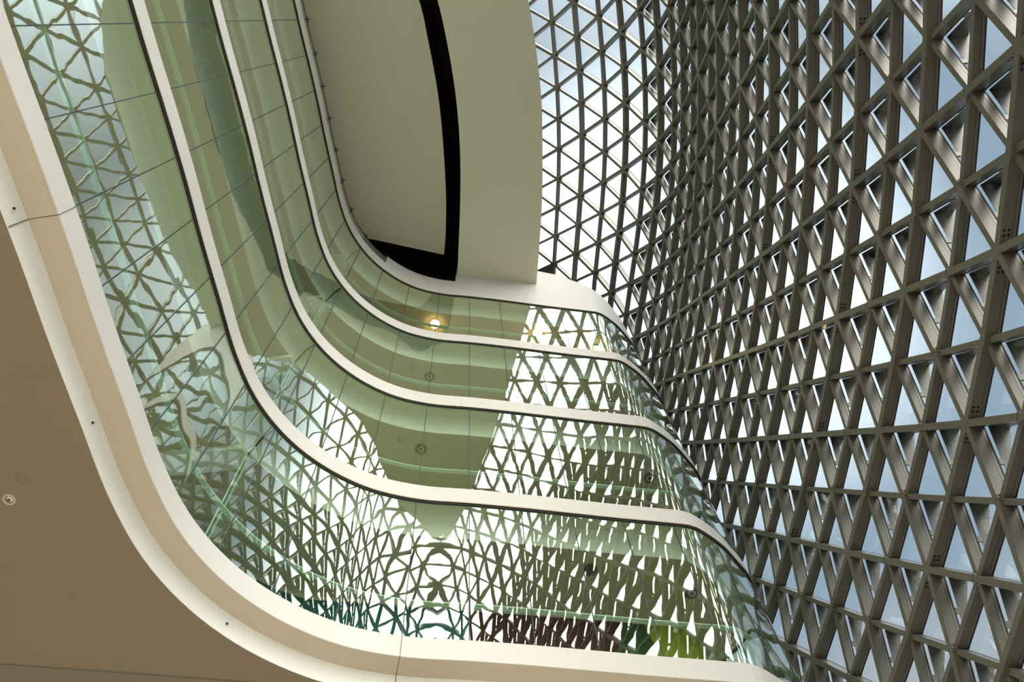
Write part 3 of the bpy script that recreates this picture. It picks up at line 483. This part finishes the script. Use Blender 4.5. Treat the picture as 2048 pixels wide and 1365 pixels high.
# glass fins and cross beams at the inside corner
s_h = S_L - 4 * STEP if False else JS[min(range(len(JS)), key=lambda i: (at_arc(JS[i]) - Vector((.128, -.279))).length)]
for k in range(4):
    z0, z1 = EYE + LEVELS[k + 1][1] * H, EYE + LEVELS[k][0] * H
    p0, p1 = off(s_h, .0035), off(s_h, .0205); t = (p1 - p0).normalized(); tt = Vector((-t.y, t.x, 0))
    lab = ['topmost', 'second highest', 'third highest', 'lowest'][k]
    root = empty('glass_fin', Vector((p0.x * H, p0.y * H, z0))); tag(root, f'narrow upright glass fin at the inside corner of the {lab} glazed storey', 'glass fin', 'glass fins at the corner')
    mb = MB(); c = Vector(((p0.x + p1.x) / 2 * H, (p0.y + p1.y) / 2 * H, (z0 + z1 - DROP * H) / 2 - 0.02)); hl = (p1 - p0).length / 2 * H
    mb.box(c, Vector((t.x, t.y, 0)) * hl, tt * 0.006, Vector((0, 0, (z1 - z0 - DROP * H) / 2))); fin = mb.build('fin', M['balus'], root)
    for q in (-0.04, 0.04):
        mb = MB(); mb.box(Vector((p1.x * H, p1.y * H, (z0 + z1 - DROP * H) / 2)) + tt * q, Vector((t.x, t.y, 0)) * 0.01, tt * 0.012, Vector((0, 0, (z1 - z0 - DROP * H) / 2))); mb.build('edge_strip', M['rail'], fin)
    mb = MB()
    a, b = P3(off(s_h, .0035), LEVELS[k][0] - .001), P3(off(s_h, .0120), LEVELS[k][0] - .0015); mb.box((a + b) / 2, (b - a) / 2, tt * .015, Vector((0, 0, .015)))
    a, b = b, P3(off(s_h, .0200), LEVELS[k][0] - DROP - .0005); mb.box((a + b) / 2, (b - a) / 2, tt * .015, Vector((0, 0, .02)))
    mb.build('top_gasket', M['gap'], root)
    # cross beam running into the building from the corner
    q0 = off(s_h, .0215); zc = EYE + (LEVELS[k][0] - DROP) * H
    mb = MB(); L_ = 2.4
    mb.box(Vector((q0.x * H + L_ / 2, q0.y * H - .12, zc - 0.09)), Vector((L_ / 2, -.12, 0)), Vector((0.02, .22, 0)), Vector((0, 0, .10)))
    tag(mb.build('cross_beam', M['cove'], origin=Vector((q0.x * H, q0.y * H, zc))), f'short cream beam crossing the ceiling behind the corner of the {lab} glazed storey', 'beam', 'cream cross beams')

# ------------------------------------------------------------------ balustrade on the topmost fascia
s_end = S_L - STEP * 4.0
js_b = [s for s in JS if s < S_L - 2.6 * STEP]
root = empty('glass_balustrade', P3(at_arc(js_b[-1]), 1.03)); tag(root, 'frameless glass balustrade with small clamps above the topmost white band', 'balustrade')
for i in range(len(js_b) - 1):
    ss = [js_b[i] + .0004 + (js_b[i + 1] - js_b[i] - .0008) * j / 4 for j in range(5)]
    mb = MB(); sweep(mb, [(.0015, 1.030), (.0015, 1.056), (.0021, 1.056), (.0021, 1.030)], ss); mb.build('glass_panel', M['balus'], root)
ss = [js_b[0] + (js_b[-1] - js_b[0]) * i / 120 for i in range(121)]
mb = MB(); sweep(mb, [(.0012, 1.056), (.0012, 1.0566), (.0026, 1.0566), (.0026, 1.056)], ss); mb.build('top_rail', M['joint'], root)
for s in js_b:
    p = P3(off(s, .0018), 1.062); nv = inward(s); n3 = Vector((nv.x, nv.y, 0)); t3 = Vector((nv.y, -nv.x, 0)); up = Vector((0, 0, 1))
    mb = MB(); mb.box(P3(off(s, .0018), 1.046), t3 * .008, n3 * .02, up * (.016 * H)); mb.box(p, t3 * .09, n3 * .012, up * .012); mb.box(p - n3 * 0.05, t3 * .012, n3 * .05, up * .012)
    mb.build('clamp', M['joint'], root)
e0 = js_b[-1]
mb = MB(); mb.box(P3(off(e0, .006), 1.043), Vector((inward(e0).x, inward(e0).y, 0)) * .12, Vector((inward(e0).y, -inward(e0).x, 0)) * .012, Vector((0, 0, .013 * H))); mb.build('end_post', M['gap'], root)

# white wall rising above the topmost fascia
def wall_top(s):
    p = at_arc(s); ang = math.degrees(math.atan2(-p.x, -p.y))
    if s < S_L - .0168: return 1.060
    T = [(13.0, 1.165), (15.9, 1.159), (20.5, 1.150), (23.3, 1.128), (25.6, 1.113), (27.3, 1.109), (29, 1.104)]
    for (a, ha), (b, hb_) in zip(T, T[1:]):
        if ang <= a and a == 13.0: return 1.303
        if ang <= b: return ha + (hb_ - ha) * max(0, (ang - a)) / (b - a)
    return 1.104
s_st = js_b[-1]
ws = [s for s in ARCF if s >= s_st]
vs = []; fs = []
for s in ws:
    t = wall_top(s)
    for d, h in ((.0004, 1.0300), (.0004, t), (.0090, t), (.0090, 1.0300)): vs.append(P3(off(s, d), h))
for i in range(len(ws) - 1):
    for j in range(4): fs.append((i * 4 + j, i * 4 + (j + 1) % 4, i * 4 + 4 + (j + 1) % 4, i * 4 + 4 + j))
fs += [(0, 1, 2, 3), tuple(len(ws) * 4 - q for q in (1, 2, 3, 4))]
mb = MB(); mb.add(vs, fs); tag(mb.build('wall_upper', M['fascia']), kind='structure')
# recessed return of that wall behind the balustrade
ws = [s for s in ARCF if s <= s_st + .002]
mb = MB(); sweep(mb, [(.030, 1.02), (.030, 1.060), (.036, 1.060), (.036, 1.02)], ws); tag(mb.build('wall_recess', M['panel']), kind='structure')
mb = MB(); sweep(mb, [(.002, 1.026), (.002, 1.029), (.036, 1.029), (.036, 1.026)], ws); tag(mb.build('floor_1', M['carpet']), kind='structure')

# black sheet added to keep the void behind the white wall dark
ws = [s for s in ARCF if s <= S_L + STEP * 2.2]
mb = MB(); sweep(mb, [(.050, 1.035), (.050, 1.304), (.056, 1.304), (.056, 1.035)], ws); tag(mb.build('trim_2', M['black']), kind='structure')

# ------------------------------------------------------------------ big curved ceiling panels under the dark void
h1, h2 = 1.135, 1.092
def px(l, h): return [(a * h * H, b * h * H) for a, b in l]
L2 = spline([(.22, .185), (.12, .145), (.075, .100), (.052, .060), (.0359, .016), (.0241, -.0367), (.0169, -.0806), (.0125, -.1262), (.0109, -.1734), (.0117, -.2223), (.0138, -.273), (.0152, -.3057)], 5)
R2 = spline([(-.0855, -.3186), (-.0875, -.2724), (-.0892, -.209), (-.0878, -.1484), (-.0847, -.0904), (-.0786, -.0459), (-.0718, -.0082), (-.0659, .018), (-.046, .062), (-.015, .105), (.035, .150), (.100, .190), (.21, .235)], 5)
mb = MB(); o = px([(p.x, p.y) for p in L2], h2) + px([(p.x, p.y) for p in R2], h2)
z = EYE + h2 * H
poly_solid(mb, o, z, z + 0.10)
rootp = empty('ceiling_panel', Vector((o[40][0], o[40][1], z))); tag(rootp, 'long warm grey ceiling panel with bowed sides, between black slot and glazed roof', 'ceiling panel')
mb.build('soffit_sheet', M['panel'], rootp)
mb = MB(); r = px([(p.x, p.y) for p in R2], h2)
for a, b in zip(r, r[1:]):
    a = Vector((a[0], a[1], 0)); b = Vector((b[0], b[1], 0)); d = (b - a); n = Vector((d.y, -d.x, 0)).normalized() * .03
    if n.x < 0: n = -n
    c = (a + b) / 2 + n; c.z = z + .12 + (PZ - z - .12) / 2
    mb.box(c, d / 2, n, Vector((0, 0, (PZ - z - .14) / 2)))
mb.build('light_block_skirt', M['panel'], rootp)  # unseen skirt added to keep roof light out of the void
# black void above the slot
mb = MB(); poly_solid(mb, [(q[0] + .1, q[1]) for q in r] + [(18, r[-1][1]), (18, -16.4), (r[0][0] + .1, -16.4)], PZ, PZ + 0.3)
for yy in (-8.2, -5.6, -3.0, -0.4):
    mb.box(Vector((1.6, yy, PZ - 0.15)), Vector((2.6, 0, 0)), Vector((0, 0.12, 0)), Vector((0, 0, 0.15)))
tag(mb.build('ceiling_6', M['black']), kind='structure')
z = EYE + h1 * H
L1 = spline([(.24, .165), (.15, .125), (.10, .090), (.073, .050), (.0566, .0156), (.0463, -.0317), (.0383, -.0754), (.0336, -.1149), (.0301, -.1676), (.0287, -.2101), (.0298, -.2539), (.032, -.2796)], 5)
o = px([(p.x, p.y) for p in L1], h1) + px([(.1233, -.2596), (.155, -.2540), (.30, -.228), (.42, -.20)], h1) + [(13.4, 5.2)]
mb = MB(); poly_solid(mb, o, z, z + 0.12)
tag(mb.build('ceiling_panel', M['panel'], origin=Vector((o[40][0], o[40][1], z))), 'large warm grey ceiling panel with a pointed corner, beside the topmost white band', 'ceiling panel')

# ------------------------------------------------------------------ ceiling lamps and small fittings
def downlight(x, y, hc, label, lit=False, r=0.15, group=None):
    c = Vector((x * H, y * H, EYE + hc * H + 0.012))
    root = empty('downlight', c); tag(root, label, 'downlight', group)
    mb = MB(); mb.ring(c + Vector((0, 0, 0)), Vector((0, 0, -0.02)), r * 0.82, r * 1.08, 24); mb.build('trim_ring', M['disc'], root)
    mb = MB(); mb.prism(c + Vector((0, 0, -0.002)), Vector((0, 0, -0.012)), r * .80, 24)
    if lit:
        for i in range(5):
            a0, a1 = i * math.pi / 10, (i + 1) * math.pi / 10
            mb.prism(c - Vector((0, 0, .014 + r * .9 * math.sin(a0))), Vector((0, 0, -r * .9 * (math.sin(a1) - math.sin(a0)))), r * .8 * math.cos(a0), 24, r2=max(r * .8 * math.cos(a1), .002), smooth=True)
    lens = mb.build('lens', M['lamp_on' if lit else 'lamp_off'], root)
    if not lit:
        mb = MB(); mb.ring(c + Vector((0, 0, -0.014)), Vector((0, 0, -0.01)), r * .35, r * .55, 20); mb.build('reflector', M['chrome'], lens)
    return root
hc = [LEVELS[k][0] - (DROP if k < 4 else DR5) for k in range(5)]
for x, y, w in ((.044, -.3665, 'first lit lamp from the inside corner'), (-.0876, -.3785, 'lit lamp over the middle of the straight glass run'), (-.1673, -.3995, 'lit lamp nearest the rounded right end')):
    c = downlight(x, y, hc[0], 'glowing warm downlight, ' + w, True, 0.20, 'lit downlights')
for x, y, k, w in ((.0438, -.3685, 1, 'second highest glazed storey ceiling'), (.0442, -.3690, 2, 'third highest storey ceiling, near the left of its green glass'),
                   (-.1693, -.4017, 2, 'third highest storey ceiling, near the rounded end'), (-.0900, -.3833, 3, 'lowest glazed storey ceiling, over the dark red board'),
                   (-.1695, -.4064, 3, 'lowest glazed storey ceiling, near the rounded end'), (.0421, -.3713, 3, 'lowest glazed storey ceiling, far left of the others')):
    downlight(x, y, hc[k], 'unlit dark downlight in the ' + w, False, 0.15, 'unlit downlights behind the glass')
def disc(x, y, h, r, label, k='ceiling_disc', cat='ceiling disc'):
    c = Vector((x * H, y * H, EYE + h * H + 0.012)); root = empty(k, c); tag(root, label, cat)
    mb = MB(); mb.ring(c, Vector((0, 0, -0.012)), r * .62, r, 28); mb.build('rim', M['disc'], root)
    mb = MB(); mb.prism(c + Vector((0, 0, 0)), Vector((0, 0, -0.006)), r * .6, 24); mb.build('cover', M['disc'], root)
disc(0.2121, -0.2083, hc[4], 0.085, 'faint tan round disc on the brown ceiling just above the recessed spotlight')
disc(0.2006, -0.2762, hc[4], 0.045, 'tiny tan round disc alone on the brown ceiling below the spotlight')
disc(.0625, -.358, hc[1], 0.06, 'small grey disc beside the unlit downlight of the second highest storey')
disc(.0630, -.3592, hc[2], 0.06, 'small grey disc beside the unlit downlight of the third highest storey')
# recessed spotlight in the brown ceiling
c = Vector((0.2198 * H, -0.2193 * H, EYE + hc[4] * H + .012))
root = empty('spotlight', c); tag(root, 'recessed round spotlight with faceted shiny reflector in the brown ceiling', 'spotlight')
mb = MB(); mb.ring(c, Vector((0, 0, -0.012)), .062, .085, 32); mb.build('trim_ring', M['soffit'], root)
mb = MB(); mb.prism(c + Vector((0, 0, -.002)), Vector((0, 0, -0.02)), .06, 8, r2=.03); refl_ = mb.build('reflector', M['chrome'], root)
mb = MB(); mb.prism(c + Vector((0, 0, -.022)), Vector((0, 0, -0.008)), .02, 10); mb.build('bulb', M['lamp_off'], refl_)
for x, y, w in ((.1897, -.0832, 'nearest the top of the cove'), (.1723, -.1888, 'halfway along the cove'), (.1223, -.2980, 'where the cove swings round the corner')):
    p = Vector((x, y)); s = min(ARCF, key=lambda q: (at_arc(q) - p / p.length * at_arc(q).length).length)
    q = P3(off(s, .0150), LEVELS[4][0] - DR5 * .45); nv = -Vector((inward(s).x, inward(s).y, 1)).normalized()
    root = empty('sprinkler', q); tag(root, 'tiny sprinkler head on the lowest cream cove, ' + w, 'sprinkler', 'sprinklers on the lowest cove')
    mb = MB(); mb.prism(q, nv * .012, .035, 14); mb.build('collar', M['cove'], root)
    mb = MB(); mb.prism(q, nv * .04, .008, 8); mb.prism(q + nv * .04, nv * .005, .018, 10); mb.build('head', M['gap'], root)

# ------------------------------------------------------------------ steel lattice
def project(p):
    q = CAM.transposed() @ (p - Vector((0, 0, EYE)))
    if q.z > -0.1: return None
    return (1024 + 1640 * q.x / -q.z, 682.5 - 1640 * q.y / -q.z)
EDGE = [(1056, 0), (1085, 300), (1075, 545), (1180, 576), (1240, 640), (1600, 1365)]
def seen(p):
    q = project(p)
    if q is None or not (-15 < q[0] < 2063 and -15 < q[1] < 1380): return False
    for a, b in zip(EDGE, EDGE[1:]):
        if a[1] <= q[1] <= b[1] or (b[1] < a[1] and b[1] <= q[1] <= a[1]):
            return q[0] > a[0] + (b[0] - a[0]) * (q[1] - a[1]) / (b[1] - a[1] or 1) - 12
    return q[0] > (1056 if q[1] < 0 else 1600)
NODE = {}
for c, (b0, l) in LATTICE.items():
    for i, p in enumerate(l): NODE[(c, b0 + i)] = Vector(p) * E + Vector((0, 0, EYE))
CEN = Vector((25.2, -5.0, 0)) * E
def around(p, st):
    r = Vector((p.x - CEN.x, p.y - CEN.y)); a = math.atan2(r.y, r.x) + st / r.length; return Vector((CEN.x + r.length * math.cos(a), CEN.y + r.length * math.sin(a), p.z))
for c in range(-2, 30):            # carry every ring on round the far side of the hall
    b = min(k[1] for k in NODE if k[0] == c)
    for i in range(17): NODE[(c, b - 1)] = around(NODE[(c, b)], -E); b -= 1
for i, dz in enumerate((.37, .31, .26, .21, .16, .12, .09, .06, .04, .02)):   # roof rings beyond the slot
    c = -3 - i
    for k in [k for k in NODE if k[0] == c + 1]:
        q = NODE.get((c + 1, k[1] + 1))
        if q and k[1] - 0.5 * c < -12.0:
            m_ = (NODE[k] + q) / 2; d = Vector((CEN.x - m_.x, CEN.y - m_.y, 0)).normalized()
            NODE[(c, k[1])] = m_ + d * (.866 ** 2 - dz ** 2) ** .5 * E + Vector((0, 0, dz * E))
NRM = {}
for (c, b), p in NODE.items():
    n = Vector()
    nb = [(0, 1), (1, 1), (1, 0), (0, -1), (-1, -1), (-1, 0)]
    for i in range(6):
        a, d = NODE.get((c + nb[i][0], b + nb[i][1])), NODE.get((c + nb[(i + 1) % 6][0], b + nb[(i + 1) % 6][1]))
        if a and d: n += (a - p).cross(d - p)
    n.normalize()
    if n.dot(p - Vector((0, -6, EYE + 6))) < 0: n = -n
    NRM[(c, b)] = n
T2, DEP, DFR = 0.042 * E, 0.125 * E, 0.182 * E
lattice = empty('steel_lattice', Vector((-7.0, -5, 0)))
tag(lattice, 'curved triangular grey steel lattice glazed with clear panes, forming wall and roof', 'steel lattice')

def beam_mesh(k1, k2, fam, holes):
    a, b = NODE[k1], NODE[k2]; n = (NRM[k1] + NRM[k2]).normalized(); ax = (b - a); Ln = ax.length; ax = ax / Ln
    n = (n - ax * n.dot(ax)).normalized(); s = ax.cross(n); mb = MB(); m = (a + b) / 2; hl = Ln / 2 - 0.02 * E
    def bx(d0, d1, w, mi): mb.box(m + n * (d0 + d1) / 2, ax * hl, n * (d1 - d0) / 2, s * w, mi)
    tw = T2
    main = {'ring': k1[0] % 2 == 1, 'rising': k1[1] % 2 == 0, 'falling': (k1[1] - k1[0]) % 2 == 1}[fam]
    if not main: tw *= .86
    bx(0 if main else .045 * E, DEP, tw, 0); bx(DEP, DEP + .007 * E, tw * .72, 1); bx(DEP + .007 * E, DEP + .040 * E, tw * .9, 2)
    bx(DEP + .040 * E, DFR, tw * .98, 1)
    for end, dr in holes:
        base = (a if end == 0 else b)
        for i in (0, 1):
            for j in (0, 1):
                p = base + ax * dr * (0.17 + .055 * i) * E + n * (.035 + .05 * j) * E
                for sg in (1, -1): mb.prism(p + s * sg * (tw - .001), s * sg * .004, +.016 * E, 10, 3)
    return mb
fams = {'ring': (0, 1), 'rising': (1, 0), 'falling': (1, 1)}
for fam, (dc, db) in fams.items():
    L_ = []
    for k1, p in NODE.items():
        k2 = (k1[0] + dc, k1[1] + db)
        if k2 not in NODE: continue
        q = NODE[k2]; area = 0
        if seen((p + q) / 2):
            a, b = project(p), project(q)
            area = math.hypot(a[0] - b[0], a[1] - b[1]) / ((p + q) / 2 - Vector((0, 0, EYE))).length
        L_.append((area, k1, k2))
    L_.sort(reverse=True)
    mats = [M['steel'], M['gasket'], M['alu'], M['hole']]
    rest = MB(); nm = {'ring': 'ring_beam', 'rising': 'rising_beam', 'falling': 'falling_beam'}[fam]
    for i, (ar, k1, k2) in enumerate(L_):
        holes = []
        for e_, kk in ((0, k1), (1, k2)):
            if kk[0] % 4 == 3 and (kk[1] % 2 == 0 or kk[0] <= 7):
                if fam == 'ring': holes.append((e_, 1 if e_ == 0 else -1))
                elif fam == 'rising' and kk[1] % 4 == 0: holes.append((e_, 1 if e_ == 0 else -1))
        mb = beam_mesh(k1, k2, fam, holes if ar > 0 else [])
        if i < 99 and ar > 0: mb.build(nm, mats, lattice, origin=NODE[k1])
        else:
            base = len(rest.v); rest.v += mb.v; rest.f += [tuple(base + q for q in f) for f in mb.f]; rest.m += mb.m; rest.sm += mb.sm
    o = rest.build(nm, mats, lattice, origin=NODE[(10, -5)]); o['kind'] = 'stuff'
# node hubs
L_ = sorted(NODE, key=lambda k: (not seen(NODE[k]), (NODE[k] - Vector((0, 0, EYE))).length))
rest = MB()
for i, k in enumerate(L_):
    mb = MB() if i < 99 else rest
    top = k[0] < 4; star = k[0] % 2 == 1 and k[1] % 2 == 0
    mb.prism(NODE[k] + NRM[k] * (-.003 if top or star else .004) * E, NRM[k] * (DEP - .008 * E), (.085 if top else .062 if star else .055) * E, 12, 0)
    if i < 99: mb.build('node_hub', [M['steel']], lattice, origin=NODE[k])
o = rest.build('node_hub', [M['steel']], lattice, origin=NODE[(10, -5)]); o['kind'] = 'stuff'
# panes
tris = []
for (c, b) in NODE:
    for kind, t in (('up', ((c, b), (c + 1, b), (c + 1, b + 1))), ('down', ((c, b), (c, b + 1), (c + 1, b + 1)))):
        if all(q in NODE for q in t):
            cen = sum((NODE[q] for q in t), Vector()) / 3
            tris.append((0 if not seen(cen) else 1 / (cen - Vector((0, 0, EYE))).length, kind, t))
tris.sort(reverse=True)
def inside(q, t):
    P = [project(NODE[k]) for k in t]
    if None in P: return False
    sg = [(P[(i + 1) % 3][0] - P[i][0]) * (q[1] - P[i][1]) - (P[(i + 1) % 3][1] - P[i][1]) * (q[0] - P[i][0]) for i in range(3)]
    return all(v > 0 for v in sg) or all(v < 0 for v in sg)
rest = MB()
for i, (w, kind, t) in enumerate(tris):
    if -3 <= t[0][0] <= 0 and -8 < t[0][1] < 2 and inside((1087, 541), t):   # one solid grey panel in the roof beside the white wall
        P = [NODE[q] + NRM[q] * (DEP + .01 * E) for q in t]; n = (P[1] - P[0]).cross(P[2] - P[0]).normalized() * .02
        mb = MB(); mb.add([p - n for p in P] + [p + n for p in P], [(0, 1, 2), (5, 4, 3), (0, 3, 4, 1), (1, 4, 5, 2), (2, 5, 3, 0)])
        o = mb.build('solid_panel', [M['alu']], lattice, origin=P[0]); o['label'] = 'dark solid panel filling one roof triangle'
        continue
    P = [NODE[q] + NRM[q] * (DFR - .012 * E) for q in t]; cen = sum(P, Vector()) / 3
    P = [p + (cen - p) * .05 for p in P]; n = (P[1] - P[0]).cross(P[2] - P[0]).normalized() * .006
    mb = MB() if i < 99 else rest
    mb.add([p - n for p in P] + [p + n for p in P], [(0, 1, 2), (5, 4, 3), (0, 3, 4, 1), (1, 4, 5, 2), (2, 5, 3, 0)])
    if i < 99: mb.build('pane', [M['pane']], lattice, origin=P[0])
o = rest.build('pane', [M['pane']], lattice, origin=NODE[(10, -5)]); o['kind'] = 'stuff'

# ------------------------------------------------------------------ outside sunshade hoods, one over each upward pointing triangle
def ORD(i):
    return ('first second third fourth fifth sixth seventh eighth ninth tenth eleventh twelfth thirteenth fourteenth fifteenth sixteenth seventeenth eighteenth nineteenth twentieth '
            'twenty-first twenty-second twenty-third twenty-fourth twenty-fifth twenty-sixth twenty-seventh').split()[i]
def hood(mb, tb, t):
    A, Lc, R = [NODE[q] for q in t]; n = ((NRM[t[0]] + NRM[t[1]] + NRM[t[2]]) / 3).normalized()
    cen = (A + Lc + R) / 3
    ins = lambda p, f: p + (cen - p) * f
    g = DFR + .045 * E
    a, l, r = ins(A, .10) + n * g, ins(Lc, .07) + n * g, ins(R, .07) + n * g
    mid = (l + r) / 2
    tip = a + n * .235 * E + (mid - a) * .03
    dn = (mid - a).normalized() * .012 * E
    for (p, q) in ((l, 1), (r, -1)):
        # two curved-edge fins: base a-p, tip outward, outer edge slightly hollow
        N_ = 6; vs = []
        for i in range(N_ + 1):
            u = i / N_; base = a.lerp(p, u); depth = (1 - u) ** 1.25
            outp = base + (tip - a) * depth
            vs += [base, outp, base + dn, outp + dn]
        fs = []
        for i in range(N_):
            x = i * 4; y = x + 4
            fs += [(x, y, y + 1, x + 1), (x + 2, x + 3, y + 3, y + 2), (x, x + 2, y + 2, y), (x + 1, y + 1, y + 3, x + 3)]
        fs += [(0, 1, 3, 2)]
        mb.add(vs, fs, 0)
    for p in (l, r):   # fixing tab between frame and hood
        c = a.lerp(p, .52); d = (p - a).normalized()
        tb.box(c - n * .022 * E, d * .035 * E, n * .03 * E, d.cross(n) * .012 * E)
ups = [(w, t) for w, kind, t in tris if kind == 'up' and t[0][0] >= 4]
vis = [u for u in ups if u[0] > 0][:290]
for w, t in vis:
    root = empty('sunshade_hood', NODE[t[0]] + NRM[t[0]] * DFR)
    cs = sorted({t2[0][0] for w2, t2 in vis}, reverse=True); same = sorted((t2[0][1] for w2, t2 in vis if t2[0][0] == t[0][0]))
    tag(root, 'grey sunshade hood, %s from the top in the %s lattice column from the right' % (ORD(same.index(t[0][1])), ORD(cs.index(t[0][0]))), 'sunshade', 'sunshade hoods outside the lattice')
    mb, tb = MB(), MB(); hood(mb, tb, t)
    mb.build('hood_sheet', M['hood'], root); tb.build('fixing_tab', M['alu'], root)
rest, tb = MB(), MB()
for w, t in ups:
    if (w, t) not in vis: hood(rest, tb, t)
rest.v += []; k0 = len(rest.v); rest.v += tb.v; rest.f += [tuple(k0 + q for q in f) for f in tb.f]; rest.m += [1] * len(tb.m); rest.sm += tb.sm
o = rest.build('sunshade_hoods_beyond_view', [M['hood'], M['alu']], origin=NODE[(10, -8)])
tag(o, 'remaining grey sunshade hoods around the lattice, seen only mirrored in the glass', 'sunshades', 'sunshade hoods outside the lattice', 'stuff')

# glowing disc added in place of a lamp's reflection by one hood
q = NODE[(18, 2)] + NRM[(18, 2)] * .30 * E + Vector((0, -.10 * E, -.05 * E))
root = empty('spotlight', q); tag(root, 'tiny warm yellow reflection built as a glowing disc by a hood, middle of the lattice', 'spotlight')
mb = MB(); mb.prism(q, Vector((0.05, 0, -0.05)), .035, 12); mb.build('lens', M['lamp_on'], root)  # emission stands in for the reflected glint
mb = MB(); mb.prism(q + Vector((-.05, 0, .05)), Vector((0.05, 0, -0.05)), .045, 12); mb.build('glint_backing', M['gap'], root)
